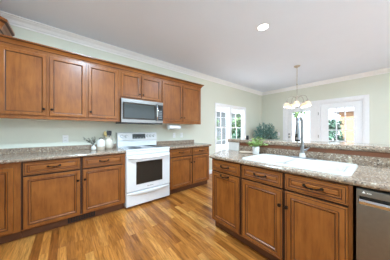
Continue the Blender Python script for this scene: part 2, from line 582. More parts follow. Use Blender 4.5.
# ------------------------------------------------------------------ cabinet fronts
DOOR = [(0, 0, 0), (0, 0.015, 1), (0.004, 0.020, 0), (0.036, 0.020, 0), (0.038, 0.015, 1), (0.042, 0.015, 1), (0.046, 0.018, 0), (0.052, 0.016, 0),
        (0.057, 0.009, 0), (0.0605, 0.007, 1), (0.063, 0.008, 1)]
UDOOR = [(0, 0, 0), (0, 0.015, 1), (0.004, 0.020, 0), (0.034, 0.020, 0), (0.040, 0.017, 0), (0.045, 0.009, 1), (0.049, 0.008, 1)]
PDOOR = [(0, 0, 0), (0, 0.016, 1), (0.003, 0.020, 0), (0.011, 0.020, 0), (0.0125, 0.0175, 1), (0.0145, 0.0175, 1), (0.016, 0.020, 1),
        (0.042, 0.020, 0), (0.044, 0.015, 1), (0.048, 0.015, 1), (0.052, 0.018, 0), (0.058, 0.017, 0), (0.063, 0.010, 0), (0.0665, 0.008, 1), (0.069, 0.009, 1)]
DRAW = [(0, 0, 0), (0, 0.016, 0), (0.003, 0.020, 0), (0.009, 0.020, 0), (0.0105, 0.0175, 1), (0.012, 0.0175, 1), (0.0135, 0.020, 1),
        (0.028, 0.020, 0), (0.030, 0.014, 1), (0.033, 0.014, 1), (0.037, 0.0165, 0), (0.043, 0.010, 0), (0.046, 0.010, 1), (0.052, 0.0165, 0)]

def knob(parent, Tm, u, z, n=0.0205):
    k = MB(Tm)
    k.lathe([(0.009, 0), (0.0055, 0.004), (0.0055, 0.013), (0.013, 0.017), (0.0155, 0.023), (0.012, 0.029), (0.003, 0.031)], u, n, z, 14, ax='Y')
    return k.build('knob', M['bronze'], parent, smooth=True)

def pull(parent, Tm, u, z, n=0.0205, half=0.055):
    k = MB(Tm)
    pts = []
    for i in range(13):
        t = -1 + i / 6
        pts.append((u + t * half, n + 0.006 + 0.020 * (1 - t * t) ** 0.8, z + 0.010 * (t * t - 1) * 0.8))
    k.tube(pts, [0.0045 + 0.0025 * abs(-1 + i / 6) for i in range(13)], 8)
    for sgn in (-1, 1):
        k.lathe([(0.012, 0), (0.011, 0.004), (0.007, 0.008), (0.006, 0.012)], u + sgn * half, n, z, 12, ax='Y')
    k.lathe([(0.004, -0.012), (0.008, -0.008), (0.008, 0.008), (0.004, 0.012)], u, n + 0.026, z - 0.008, 10, ax='X')
    return k.build('pull_handle', M['bronze'], parent, smooth=True)

def door(root, Tm, u0, u1, z0, z1, knob_at=None, pull_at=None, prof=None):
    d = MB(Tm).rings(u0, u1, z0, z1, 0.0005, prof or DOOR).build('door', [M['wv'], M['glaze']], root)
    if knob_at: knob(d, Tm, *knob_at)
    if pull_at: pull(d, Tm, *pull_at)
    return d

def drawer(root, Tm, u0, u1, z0, z1, name='drawer', half=0.055):
    d = MB(Tm).rings(u0, u1, z0, z1, 0.0005, DRAW).build(name, [M['wh'], M['glaze']], root)
    pull(d, Tm, (u0 + u1) / 2, (z0 + z1) / 2 + 0.004, half=half)
    return d

def base_body(root, Tm, u0, u1, depth, gaps, hollow=False):
    """carcass with a recessed dark toe kick; gaps = dark reveal lines between fronts (u0,u1,z0,z1)"""
    cb = MB(Tm)
    if hollow:
        cb.box(u0, u0 + 0.012, -depth, -0.02, 0.105, 0.875).box(u1 - 0.012, u1, -depth, -0.02, 0.105, 0.875)
        cb.box(u0, u1, -0.0199, 0, 0.105, 0.875).box(u0 + 0.012, u1 - 0.012, -depth, -0.02, 0.105, 0.13)
    else: cb.box(u0, u1, -depth, 0, 0.105, 0.875)
    cb.build('cabinet_body', M['wv'], root)
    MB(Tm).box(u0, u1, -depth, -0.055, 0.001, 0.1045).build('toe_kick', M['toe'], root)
    if gaps:
        g = MB(Tm)
        for a in gaps: g.box(a[0], a[1], 0.0003, 0.004, a[2], a[3])
        g.build('reveal', M['gap'], root)

# ------------------------------------------------------------------ left run, base units (front plane y = 2.574)
TA = frame((0, 2.574, 0), (1, 0, 0), (0, -1, 0))
DEP = YW - 0.002 - 2.574
co = thing('corner_base_cabinet', 'brown corner base cabinet with one narrow full-height door at the left end of the counter', 'cabinet', (-0.9, 2.87, 0))
MB().box(XN + 0.002, -0.393, 2.574, YW - 0.002, 0.105, 0.875).box(XN + 0.002, -0.628, 1.90, 2.5739, 0.105, 0.875).build('cabinet_body', M['wv'], co)
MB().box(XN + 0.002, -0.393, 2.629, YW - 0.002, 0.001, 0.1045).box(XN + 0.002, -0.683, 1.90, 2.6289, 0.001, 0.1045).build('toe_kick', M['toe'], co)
door(co, TA, -0.606, -0.447, 0.125, 0.822, knob_at=(-0.556, 0.52))
TL = frame((-0.628, 0, 0), (0, 1, 0), (1, 0, 0))
door(co, TL, 2.28, 2.545, 0.125, 0.822)
door(co, TL, 1.93, 2.25, 0.125, 0.822)

def base_unit(label, Tm, u0, u1, fronts, depth, loc, gaps=None):
    r = thing('base_cabinet', label, 'cabinet', loc, 'base cabinets along the walls')
    base_body(r, Tm, u0, u1, depth, gaps)
    return r
ZD0, ZD1, ZT0, ZT1 = 0.122, 0.702, 0.722, 0.866
r = base_unit('brown base cabinet with drawer and door beside the narrow corner door', TA, -0.391, 0.149, None, DEP, (-0.12, 2.87, 0),
              [(-0.391, -0.377, 0.12, 0.87), (-0.374, 0.135, 0.703, 0.721), (0.138, 0.149, 0.12, 0.87), (-0.391, 0.149, 0.866, 0.875)])
drawer(r, TA, -0.375, 0.136, ZT0, ZT1)
door(r, TA, -0.375, 0.136, ZD0, ZD1, knob_at=(0.112, 0.575))
r = base_unit('brown base cabinet with drawer and door directly left of the white range', TA, 0.151, 0.697, None, DEP, (0.42, 2.87, 0),
              [(0.151, 0.162, 0.12, 0.87), (0.166, 0.66, 0.703, 0.721), (0.151, 0.697, 0.866, 0.875)])
drawer(r, TA, 0.165, 0.664, ZT0, ZT1)
door(r, TA, 0.165, 0.664, ZD0, ZD1, knob_at=(0.187, 0.575))
r = thing('base_cabinet', 'brown two-drawer two-door base cabinet right of the white range', 'cabinet', (1.99, 2.87, 0), 'base cabinets along the walls')
base_body(r, TA, 1.470, 2.515, DEP, [(2.003, 2.027, 0.12, 0.87), (1.488, 2.49, 0.703, 0.721), (1.47, 1.484, 0.12, 0.87), (1.47, 2.515, 0.866, 0.875)])
for a, b, kx in ((1.487, 2.003, 1.975), (2.027, 2.492, 2.052)):
    drawer(r, TA, a, b, ZT0, ZT1)
    door(r, TA, a, b, ZD0, ZD1, knob_at=(kx, 0.575))
vent = thing('toe_kick_vent', 'black slotted heating vent set in the toe kick under the left cabinets', 'vent', (0.16, 2.628, 0.02))
v_ = MB().box(0.01, 0.31, 2.622, 2.6285, 0.018, 0.088)
v_.build('vent_plate', M['black'], vent)
v_ = MB()
for k in range(10):
    v_.box(0.025 + k * 0.028, 0.042 + k * 0.028, 2.619, 2.6217, 0.03, 0.078)
v_.build('louver', M['gap'], vent)

def bullnose(mb, path, z0=0.876, z1=0.914, out=0.019):
    r_ = (z1 - z0) / 2
    prof = [(0, z0)] + [(out * math.sin(PI * k / 8), (z0 + z1) / 2 - r_ * math.cos(PI * k / 8)) for k in range(1, 8)] + [(0, z1)]
    mb.sweep(path, prof)

ct = thing('countertop', 'speckled granite countertop on the left cabinets, from corner to range', 'countertop', (-0.3, 2.85, 0.876))
c_ = MB().box(-0.589, 0.699, 2.549, YW - 0.002, 0.876, 0.914).box(XN + 0.002, -0.5891, 1.88, YW - 0.002, 0.876, 0.914)
bullnose(c_, [(-0.589, 1.88), (-0.589, 2.549)])
c2 = MB()
bullnose(c2, [(-0.570, 2.549), (0.699, 2.549)])
c_.v += c2.v; o_ = len(c_.v) - len(c2.v); c_.f += [[i + o_ for i in q] for q in c2.f]; c_.m += c2.m
c_.build('counter_slab', M['granite'], ct)
MB().box(XN + 0.023, 0.699, YW - 0.022, YW - 0.002, 0.9145, 0.988).box(XN + 0.002, XN + 0.022, 1.88, YW - 0.002, 0.9145, 0.988).build('backsplash', M['granite'], ct, bevel=0.002)
ct = thing('countertop', 'short speckled granite countertop right of the white range', 'countertop', (2.0, 2.85, 0.876))
c_ = MB().box(1.466, 2.545, 2.549, YW - 0.002, 0.876, 0.914)
bullnose(c_, [(1.466, 2.549), (2.545, 2.549)])
c_.build('counter_slab', M['granite'], ct)
MB().box(1.466, 2.535, YW - 0.022, YW - 0.002, 0.9145, 0.990).build('backsplash', M['granite'], ct, bevel=0.002)

# ------------------------------------------------------------------ wall units (front plane y = 2.855)
TU = frame((0, 2.855, 0), (1, 0, 0), (0, -1, 0))
UD = YW - 0.002 - 2.855
def upper(name, label, u0, u1, z0, doors):
    r = thing(name, label, 'cabinet', ((u0 + u1) / 2, 3.0, z0), 'wall cabinets')
    MB(TU).box(u0, u1, -UD, 0, z0, 2.245).build('cabinet_body', M['wv'], r)
    for a, b, kx, kz in doors:
        door(r, TU, a, b, z0 + 0.034, 2.214, knob_at=(kx, kz), prof=UDOOR)
    if z0 < 1.5:
        MB(TU).box(u0, u1, -0.02, 0.001, z0 - 0.012, z0 + 0.001).build('light_rail', M['wh'], r)
    return r
UZ = 1.385
upper('wall_cabinet', 'brown two-door wall cabinet above the left counter, next to the corner', -0.608, 0.232, UZ, [(-0.601, -0.205, -0.230, 1.503), (-0.178, 0.214, -0.153, 1.503)])
upper('wall_cabinet', 'brown single-door wall cabinet just left of the microwave', 0.234, 0.688, UZ, [(0.250, 0.652, 0.275, 1.506)])
upper('wall_cabinet', 'short two-door wall cabinet directly above the microwave', 0.690, 1.458, 1.770, [(0.708, 1.038, 1.015, 1.875), (1.055, 1.440, 1.079, 1.875)])
upper('wall_cabinet', 'brown two-door wall cabinet right of the microwave, above the paper towels', 1.460, 2.508, UZ, [(1.474, 1.950, 1.925, 1.503), (1.974, 2.490, 2.000, 1.503)])

def cab_crown(z):
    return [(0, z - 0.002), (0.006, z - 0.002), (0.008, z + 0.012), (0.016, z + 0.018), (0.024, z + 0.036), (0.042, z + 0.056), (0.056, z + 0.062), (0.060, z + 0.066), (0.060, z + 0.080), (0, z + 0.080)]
cm = tag(MB().sweep([(-0.607, 2.8545), (2.5085, 2.8545), (2.5085, YW - 0.002)], cab_crown(2.246), glaze=(2, 5, 6)).build('cabinet_crown', [M['wh'], M['glaze']], at=(0.9, 3.0, 2.245)),  # dark bands paint in the shade of the down-facing crown profile
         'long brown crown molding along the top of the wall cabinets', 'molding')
cd = thing('corner_wall_cabinet', 'taller brown corner wall cabinet at the far left, only its raised crown showing', 'cabinet', (-0.95, 2.85, UZ))
poly = [(XN + 0.002, YW - 0.002), (-0.611, YW - 0.002), (-0.611, 2.855), (-0.93, 2.536), (XN + 0.002, 2.536)]
MB().prism(poly, UZ, 2.43).build('cabinet_body', M['wv'], cd)
q = math.sqrt(0.5)
TG = frame((-0.93, 2.536, 0), (q, q, 0), (q, -q, 0))
door(cd, TG, 0.03, 0.42, UZ + 0.03, 2.395, knob_at=(0.06, 1.5))
MB().sweep([(XN + 0.002, 2.5355), (-0.93, 2.5355), (-0.6105, 2.855), (-0.6105, YW - 0.002)], [(o_ * 1.2, 2.36 + (z - 2.0) * 2.06) for o_, z in cab_crown(2.0)], glaze=(2, 5, 6)).build('cabinet_crown', [M['wh'], M['glaze']], cd)  # same painted shade bands on the raised corner crown

# ------------------------------------------------------------------ microwave
mw = thing('microwave', 'stainless over-the-range microwave with dark door window', 'microwave', (1.07, 2.97, 1.345))
TMW = frame((0, 2.80, 0), (1, 0, 0), (0, -1, 0))
m0, m1 = 0.692, 1.455
MB().box(m0 + 0.002, m1 - 0.002, 2.8005, YW - 0.004, 1.350, 1.768).build('case', M['black'], mw)
d = MB(TMW)
d.rings(m0, m1, 1.362, 1.768, 0.0, [(0, 0, 0), (0, 0.022, 0), (0.004, 0.027, 0)])
d.build('door', M['steel'], mw)
MB(TMW).rings(0.712, 1.300, 1.418, 1.706, 0.0275, [(0, 0, 0), (0, 0.003, 0), (0.01, 0.004, 0), (0.02, 0.002, 0)]).build('door_window', M['bglass'], mw)
MB(TMW).rings(0.740, 1.272, 1.444, 1.680, 0.0297, [(0, 0, 0), (0, 0.002, 0)]).build('window_screen', M['mglass'], mw)
cp = MB(TMW).box(1.345, 1.4495, 0.0275, 0.031, 1.418, 1.712).build('control_panel', M['black'], mw)
MB(TMW).box(1.357, 1.428, 0.0312, 0.0325, 1.645, 1.685).build('display', M['bglass'], cp)
k = MB(TMW)
for i in range(5):
    for j in range(3):
        k.box(1.360 + j * 0.024, 1.376 + j * 0.024, 0.0312, 0.033, 1.45 + i * 0.034, 1.47 + i * 0.034)
k.build('keypad', M['grey'], cp)
hh = MB(TMW)
hh.tube([(1.322, 0.03, 1.415), (1.322, 0.05, 1.43), (1.318, 0.066, 1.50), (1.318, 0.070, 1.565), (1.318, 0.066, 1.63), (1.322, 0.05, 1.70), (1.322, 0.03, 1.715)], 0.013, 10)
hh.build('handle', M['chrome'], mw, smooth=True)
MB().box(m0 + 0.01, m1 - 0.01, 2.79, 2.80, 1.345, 1.361).build('vent_grille', M['black'], mw)

# ------------------------------------------------------------------ range
rg = thing('range', 'white freestanding electric range with oven window and storage drawer', 'stove', (1.083, 2.85, 0))
R0, R1 = 0.703, 1.462
MB().box(R0, R1, 2.560, 3.155, 0.03, 0.900).build('body', M['white'], rg, bevel=0.003)
for x in (R0 + 0.05, R1 - 0.05):
    for y in (2.62, 3.1):
        MB().lathe([(0.02, 0.001), (0.02, 0.0295)], x, y, 0, 12).build('foot', M['black'], rg)
TRG = frame((0, 2.560, 0), (1, 0, 0), (0, -1, 0))
MB().box(R0 - 0.002, R1 + 0.002, 2.525, 3.06, 0.9005, 0.926).build('cooktop_rim', M['white'], rg, bevel=0.006)
ctp = MB().box(R0 + 0.02, R1 - 0.02, 2.575, 3.045, 0.9262, 0.929).build('cooktop', M['cooktop'], rg)
for x, y, rad in ((0.90, 2.70, 0.11), (1.27, 2.70, 0.085), (0.90, 2.93, 0.08), (1.27, 2.93, 0.11)):
    bm_ = MB()
    for rr in (rad, rad * 0.6):
        bm_.lathe([(rr, 0), (rr, 0.0006), (rr - 0.006, 0.0006), (rr - 0.006, 0)], x, y, 0.9292, 32)
    bm_.build('burner', M['grey'], ctp)
# front strip, oven door, drawer
MB(TRG).rings(R0 + 0.002, R1 - 0.002, 0.838, 0.898, 0.0, [(0, 0, 0), (0, 0.022, 0), (0.008, 0.030, 0)]).build('vent_strip', M['white'], rg)
od = MB(TRG).rings(R0 + 0.002, R1 - 0.002, 0.262, 0.832, 0.0, [(0, 0, 0), (0, 0.032, 0), (0.010, 0.042, 0)]).build('oven_door', M['white'], rg)
MB(TRG).rings(0.850, 1.305, 0.365, 0.725, 0.0422, [(0, 0, 0), (0, 0.004, 0), (0.012, 0.002, 0)]).build('oven_window', M['bglass'], od)
hh = MB(TRG)
pts = []
for i in range(17):
    t = -1 + i / 8
    pts.append((1.083 + t * 0.345, 0.045 + 0.035 * (1 - t ** 8), 0.795 - 0.014 * (1 - t * t)))
hh.tube(pts, 0.015, 10)
hh.build('handle', M['white'], od, smooth=True)
e_ = MB(TRG)
for i in range(8):
    e_.box(1.032 + i * 0.0135, 1.041 + i * 0.0135, 0.0422, 0.0435, 0.303, 0.318 if i in (0, 1, 4) else 0.314)
e_.build('emblem', M['grey'], od)
sd = MB(TRG).rings(R0 + 0.002, R1 - 0.002, 0.035, 0.250, 0.0, [(0, 0, 0), (0, 0.028, 0), (0.008, 0.036, 0)]).build('storage_drawer', M['white'], rg)
hh = MB(TRG)
vs_, fs = [], []
for i in range(17):
    t = -1 + i / 8
    u = 1.083 + t * 0.36
    b = 0.032 * (1 - t * t) ** 0.6
    dz = 0.035 * (1 - t * t)
    for n_, z_ in ((0.036, 0.243), (0.036 + b * 0.9, 0.240), (0.036 + b, 0.233 - dz * 0.4), (0.036 + b * 0.5, 0.222 - dz), (0.036, 0.215 - dz)):
        vs_.append((u, n_, z_))
for i in range(16):
    for k in range(5):
        fs.append((i * 5 + k, i * 5 + (k + 1) % 5, (i + 1) * 5 + (k + 1) % 5, (i + 1) * 5 + k))
hh.add(vs_, fs)
hh.build('drawer_lip', M['white'], sd, smooth=True)
# back guard
bgd = MB().box(R0 + 0.004, R1 - 0.004, 3.075, 3.155, 0.9265, 1.035)
bgd.add([(x, y, z) for x in (R0 + 0.002, R1 - 0.002) for y, z in ((3.062, 1.042), (3.157, 1.042), (3.157, 1.188), (3.095, 1.188), (3.078, 1.178))],
        [(0, 1, 2, 3, 4), (9, 8, 7, 6, 5), (0, 1, 6, 5), (1, 2, 7, 6), (2, 3, 8, 7), (3, 4, 9, 8), (4, 0, 5, 9)])
bgd.box(R0 + 0.02, R1 - 0.02, 3.09, 3.15, 1.0349, 1.0421)
bg_ = bgd.build('backguard', M['white'], rg, bevel=0.003)
def on_guard(x, z): return 3.062 + (z - 1.042) / 0.136 * 0.016
dp = MB()
dp.add([(x, on_guard(x, z) - dn, z) for x in (0.965, 1.215) for z in (1.068, 1.160) for dn in (0.0003, 0.003)],
       [(0, 1, 3, 2), (4, 6, 7, 5), (0, 4, 5, 1), (2, 3, 7, 6), (0, 2, 6, 4), (1, 5, 7, 3)])
dpo = dp.build('display_panel', M['mglass'], bg_)
MB().box(1.03, 1.13, 3.061, 3.0625, 1.112, 1.142).build('clock_display', M['black'], dpo)
for i in range(4):
    MB().box(0.985 + i * 0.058, 1.015 + i * 0.058, 3.0595, 3.0612, 1.078, 1.090).build('button', M['grey'], dpo)
for x in (0.775, 0.855, 1.265, 1.325, 1.395):
    kn = MB().lathe([(0.027, 0), (0.027, -0.006), (0.022, -0.008), (0.019, -0.026), (0.016, -0.029), (0.002, -0.029)], x, on_guard(x, 1.112) - 0.0005, 1.112, 20, ax='Y')
    ko = kn.build('knob', M['white'], bg_, smooth=True)
    MB().lathe([(0.032, 0), (0.032, -0.0005), (0.0285, -0.0005), (0.0285, 0)], x, on_guard(x, 1.112) - 0.0004, 1.112, 20, ax='Y').build('dial_ring', M['grey'], ko)

# ------------------------------------------------------------------ peninsula (front plane x = 1.4245, u = -y)
TP = frame((1.4245, 0, 0), (0, -1, 0), (-1, 0, 0))
PD = 2.028 - 1.4245
r = thing('peninsula_cabinet', 'narrow brown peninsula cabinet with drawer and pull-out door, at the free end', 'cabinet', (1.72, 1.18, 0), 'peninsula base cabinets')
base_body(r, TP, -1.400, -0.969, PD, [(-0.985, -0.969, 0.12, 0.87), (-1.38, -0.985, 0.722, 0.735), (-1.4, -0.969, 0.866, 0.875)])
drawer(r, TP, -1.386, -0.984, 0.736, 0.862)
door(r, TP, -1.386, -0.984, 0.122, 0.720, pull_at=(-1.185, 0.695), prof=PDOOR)
r = thing('peninsula_cabinet', 'wide brown peninsula cabinet under the white sink, with two doors', 'cabinet', (1.72, 0.55, 0), 'peninsula base cabinets')
base_body(r, TP, -0.967, -0.136, PD, [(-0.967, -0.956, 0.12, 0.87), (-0.559, -0.536, 0.12, 0.87), (-0.955, -0.155, 0.722, 0.735), (-0.967, -0.136, 0.866, 0.875)], True)
drawer(r, TP, -0.956, -0.559, 0.736, 0.862, 'false_drawer_front')
drawer(r, TP, -0.536, -0.156, 0.736, 0.862, 'false_drawer_front')
door(r, TP, -0.956, -0.559, 0.122, 0.720, knob_at=(-0.574, 0.592), prof=PDOOR)
door(r, TP, -0.536, -0.156, 0.122, 0.720, knob_at=(-0.520, 0.592), prof=PDOOR)

# dishwasher
dw = thing('dishwasher', 'stainless dishwasher with pocket handle at the right end of the peninsula', 'dishwasher', (1.72, -0.18, 0))
MB().box(1.43, 2.026, -0.478, 0.118, 0.10, 0.868).build('tub', M['black'], dw)
MB().box(1.48, 2.0, -0.478, 0.118, 0.002, 0.0995).build('toe_panel', M['black'], dw)
d = MB(TP)
d.box(-0.118, 0.478, -0.005, 0.032, 0.105, 0.772).box(-0.118, 0.478, -0.005, 0.032, 0.822, 0.864)
d.box(-0.118, -0.106, -0.005, 0.032, 0.7719, 0.8221).box(0.466, 0.478, -0.005, 0.032, 0.7719, 0.8221)
dd = d.build('door', M['dsteel'], dw, bevel=0.002)
MB(TP).box(-0.106, 0.466, -0.005, 0.004, 0.7725, 0.8215).build('handle_pocket', M['black'], dd)
hb = MB(TP)
hb.add([(u, n, z) for u in (-0.1055, 0.4655) for n, z in ((0.005, 0.773), (0.034, 0.773), (0.036, 0.790), (0.026, 0.800), (0.012, 0.796))],
       [(0, 1, 2, 3, 4), (9, 8, 7, 6, 5), (0, 1, 6, 5), (1, 2, 7, 6), (2, 3, 8, 7), (3, 4, 9, 8), (4, 0, 5, 9)])
hb.build('handle_bar', M['chrome'], dd)
em = MB(TP)
em.add([(-0.094, 0.0325, 0.842), (-0.078, 0.0325, 0.842), (-0.086, 0.0325, 0.857), (-0.094, 0.033, 0.842), (-0.078, 0.033, 0.842), (-0.086, 0.033, 0.857)],
       [(0, 1, 2), (3, 4, 5), (0, 1, 4, 3), (1, 2, 5, 4), (2, 0, 3, 5)])
for i in range(3): em.box(-0.073 + i * 0.007, -0.0685 + i * 0.007, 0.0322, 0.033, 0.842, 0.848)
em.build('emblem', M['plate'], dd)

# half wall and raised bar
hw = thing('half_wall', 'pale half wall behind the sink, its bare end showing past the granite', 'half wall', (2.12, 0.5, 0))
MB().box(2.072, 2.19, -0.50, 1.62, 0.001, 1.037).build('wall_core', M['post'], hw)
MB().box(2.030, 2.0715, 1.435, 1.62, 0.001, 1.037).build('end_post', M['post'], hw, bevel=0.003)
MB().box(2.050, 2.0715, -0.50, 1.4345, 0.996, 1.037).build('wood_strip', M['strip'], hw)
bt = thing('bar_top', 'raised speckled granite bar top along the back of the peninsula', 'countertop', (2.23, 0.55, 1.038))
c_ = MB().box(2.045, 2.44, -0.52, 1.645, 1.0385, 1.088)
bullnose(c_, [(2.44, 1.645), (2.045, 1.645)][::-1] and [(2.045, 1.645), (2.045, -0.52)][::-1] and [(2.045, 1.645), (2.44, 1.645)][::-1], 1.0385, 1.088, 0.015)
c2 = MB(); c2.sweep([(2.045, 1.645), (2.045, -0.52)], [(0, 1.0385), (0.012, 1.046), (0.018, 1.063), (0.012, 1.081), (0, 1.088)])
c_.v += c2.v; o_ = len(c_.v) - len(c2.v); c_.f += [[i + o_ for i in q] for q in c2.f]; c_.m += c2.m
c_.build('bar_slab', M['granite'], bt)

# peninsula counter, cut out for the sink
SX0, SX1, SY0, SY1 = 1.455, 1.992, 0.150, 1.015
pc = thing('countertop', 'speckled granite peninsula countertop around the white sink', 'countertop', (1.7, 0.5, 0.876))
i0, i1, j0, j1 = SX0 + 0.02, SX1 - 0.02, SY0 + 0.02, SY1 - 0.02
c_ = MB()
c_.prism([(1.405, j1), (2.0295, j1), (2.0295, 1.62), (1.76, 1.60), (1.405, 1.405)], 0.876, 0.914)
c_.box(1.405, i0, j0, j1, 0.876, 0.914).box(i1, 2.0295, j0, j1, 0.876, 0.914).box(1.405, 2.0295, -0.50, j0, 0.876, 0.914)
c2 = MB(); bullnose(c2, [(2.0295, 1.62), (1.76, 1.60), (1.405, 1.405), (1.405, -0.50)][::-1][::-1])
for i in range(len(c2.v)): pass
c_.v += c2.v; o_ = len(c_.v) - len(c2.v); c_.f += [[i + o_ for i in q] for q in c2.f]; c_.m += c2.m
c_.build('counter_slab', M['granite'], pc)
MB().box(2.050, 2.0715, -0.50, 1.4345, 0.9145, 0.9955).box(2.030, 2.0499, -0.50, 1.4345, 0.876, 0.914).build('backsplash', M['granite'], pc)

# sink
def rrect(x0, x1, y0, y1, r_, n=5):
    p = []
    for cx, cy, a0 in ((x1 - r_, y1 - r_, 0), (x0 + r_, y1 - r_, 90), (x0 + r_, y0 + r_, 180), (x1 - r_, y0 + r_, 270)):
        for k in range(n + 1):
            a = math.radians(a0 + 90 * k / n)
            p.append((cx + r_ * math.cos(a), cy + r_ * math.sin(a)))
    return p
sk = thing('kitchen_sink', 'white double-bowl drop-in kitchen sink in the peninsula counter', 'sink', (1.72, 0.58, 0.914))
bm = bmesh.new()
def loop(pts, z):
    vv = [bm.verts.new((x, y, z)) for x, y in pts]
    return vv
def edges(vv): return [bm.edges.new((vv[i], vv[(i + 1) % len(vv)])) for i in range(len(vv))]
def bridge(a, b):
    for i in range(len(a)):
        j = (i + 1) % len(a)
        bm.faces.new((a[i], a[j], b[j], b[i]))
ZR = 0.930
outer = loop(rrect(SX0 + 0.012, SX1 - 0.012, SY0 + 0.012, SY1 - 0.012, 0.05), ZR)
bowls = [(SX0 + 0.045, SX1 - 0.115, SY0 + 0.045, 0.565), (SX0 + 0.045, SX1 - 0.115, 0.605, SY1 - 0.045)]
es = edges(outer); inn = []
for b in bowls:
    l = loop(rrect(*b, 0.06), ZR - 0.002); es += edges(l); inn.append((l, b))
bmesh.ops.triangle_fill(bm, edges=es, use_beauty=True, use_dissolve=False)
low = loop(rrect(SX0, SX1, SY0, SY1, 0.06), 0.9145)
mid = loop(rrect(SX0 + 0.003, SX1 - 0.003, SY0 + 0.003, SY1 - 0.003, 0.058), 0.924)
bridge(outer, mid); bridge(mid, low)
for l, b in inn:
    l1 = loop(rrect(b[0] + 0.01, b[1] - 0.01, b[2] + 0.01, b[3] - 0.01, 0.06), ZR - 0.012)
    l2 = loop(rrect(b[0] + 0.03, b[1] - 0.03, b[2] + 0.03, b[3] - 0.03, 0.06), ZR - 0.17)
    l3 = loop(rrect(b[0] + 0.06, b[1] - 0.06, b[2] + 0.06, b[3] - 0.06, 0.05), ZR - 0.185)
    bridge(l, l1); bridge(l1, l2); bridge(l2, l3)
    bm.faces.new(l3)
bmesh.ops.recalc_face_normals(bm, faces=bm.faces)
me = bpy.data.meshes.new('basin'); 
for v in bm.verts: v.co -= Vector((1.72, 0.58, 0.914))
bm.to_mesh(me); bm.free()
me.materials.append(M['porc'])
for p in me.polygons: p.use_smooth = True
me.set_sharp_from_angle(angle=math.radians(50))
o = bpy.data.objects.new('basin', me); C.objects.link(o); o.parent = sk
for l, b in inn:
    MB().lathe([(0.045, 0), (0.045, 0.003), (0.03, 0.004), (0.028, 0.001)], (b[0] + b[1]) / 2, (b[2] + b[3]) / 2, ZR - 0.184, 18).build('drain', M['chrome'], sk, smooth=True)

# faucet
fx, fy, fz = 1.942, 0.568, ZR + 0.0005
fa = thing('faucet', 'tall chrome pull-down gooseneck faucet behind the white sink', 'faucet', (fx, fy, fz))
dp_ = MB().prism([(x, y) for x, y in rrect(fx - 0.030, fx + 0.030, fy - 0.13, fy + 0.13, 0.028)], fz, fz + 0.010)
dp_.build('deck_plate', M['dchrome'], fa, bevel=0.003)
MB().lathe([(0.030, 0.0102), (0.030, 0.018), (0.024, 0.05), (0.023, 0.055)], fx, fy, fz, 20).build('base_collar', M['porc'], fa, smooth=True)
MB().tube([(fx, fy, fz + 0.0552), (fx, fy, fz + 0.14)], 0.0185, 16).build('faucet_body', M['dchrome'], fa, smooth=True)
nk = MB()
pts = [(fx, fy, fz + 0.1402), (fx, fy, fz + 0.36)]
cxn = fx - 0.062
for k in range(1, 13):
    a = PI * k / 12
    pts.append((fx - 0.062 + 0.062 * math.cos(a), fy + 0.003 * k / 12, fz + 0.36 + 0.062 * math.sin(a)))
pts.append((fx - 0.126, fy + 0.004, fz + 0.345))
nk.tube(pts, 0.0135, 12)
nk.build('neck', M['dchrome'], fa, smooth=True)
sh = MB().tube([(fx - 0.126, fy + 0.004, fz + 0.3448), (fx - 0.127, fy + 0.004, fz + 0.30), (fx - 0.129, fy + 0.004, fz + 0.24), (fx - 0.131, fy + 0.004, fz + 0.20)], [0.016, 0.021, 0.024, 0.028], 14)
so = sh.build('spray_head', M['dchrome'], fa, smooth=True)
MB().tube([(fx - 0.131, fy + 0.004, fz + 0.1998), (fx - 0.1315, fy + 0.004, fz + 0.185)], [0.027, 0.023], 14).build('nozzle', M['black'], so, smooth=True)
MB().box(fx - 0.163, fx - 0.152, fy - 0.006, fy + 0.012, fz + 0.225, fz + 0.262).build('spray_button', M['black'], so)
lv = MB().tube([(fx, fy - 0.0187, fz + 0.09), (fx, fy - 0.035, fz + 0.092), (fx, fy - 0.045, fz + 0.10), (fx, fy - 0.062, fz + 0.118)], [0.012, 0.012, 0.008, 0.006], 10)
lv.build('lever', M['dchrome'], fa, smooth=True)
sdp = thing('soap_dispenser', 'small nickel soap dispenser on the rear right corner of the sink', 'soap dispenser', (1.962, 0.205, ZR))
MB().lathe([(0.019, 0.0003), (0.019, 0.006), (0.014, 0.010), (0.014, 0.048), (0.010, 0.052)], 1.962, 0.205, ZR, 16).build('body', M['snick'], sdp, smooth=True)
MB().tube([(1.962, 0.205, ZR + 0.0522), (1.962, 0.205, ZR + 0.060), (1.945, 0.208, ZR + 0.063), (1.925, 0.21, ZR + 0.057)], [0.006, 0.006, 0.006, 0.005], 8).build('spout', M['snick'], sdp, smooth=True)

# ------------------------------------------------------------------ small things on the peninsula
ZK = 0.9142
tag(MB().lathe([(0.086, 0), (0.095, 0.006), (0.095, 0.014), (0.088, 0.014), (0.084, 0.010), (0.001, 0.010)], 1.945, 1.245, ZK, 32).build('round_tray', M['board'], smooth=True, at=(1.945, 1.245, ZK)),
    'flat round pale tray on the peninsula counter beside the potted plant', 'tray')
pl = thing('potted_plant', 'small bright green leafy plant in a white pot on the peninsula', 'plant', (1.915, 1.085, ZK))
MB().lathe([(0.034, 0), (0.040, 0.004), (0.043, 0.095), (0.043, 0.100), (0.038, 0.100), (0.037, 0.080), (0.002, 0.080)], 1.915, 1.085, ZK, 24).build('pot', M['matte'], pl, smooth=True)
MB().lathe([(0.0365, 0.0802), (0.034, 0.088), (0.002, 0.090)], 1.915, 1.085, ZK, 16).build('soil', M['soil'], pl)

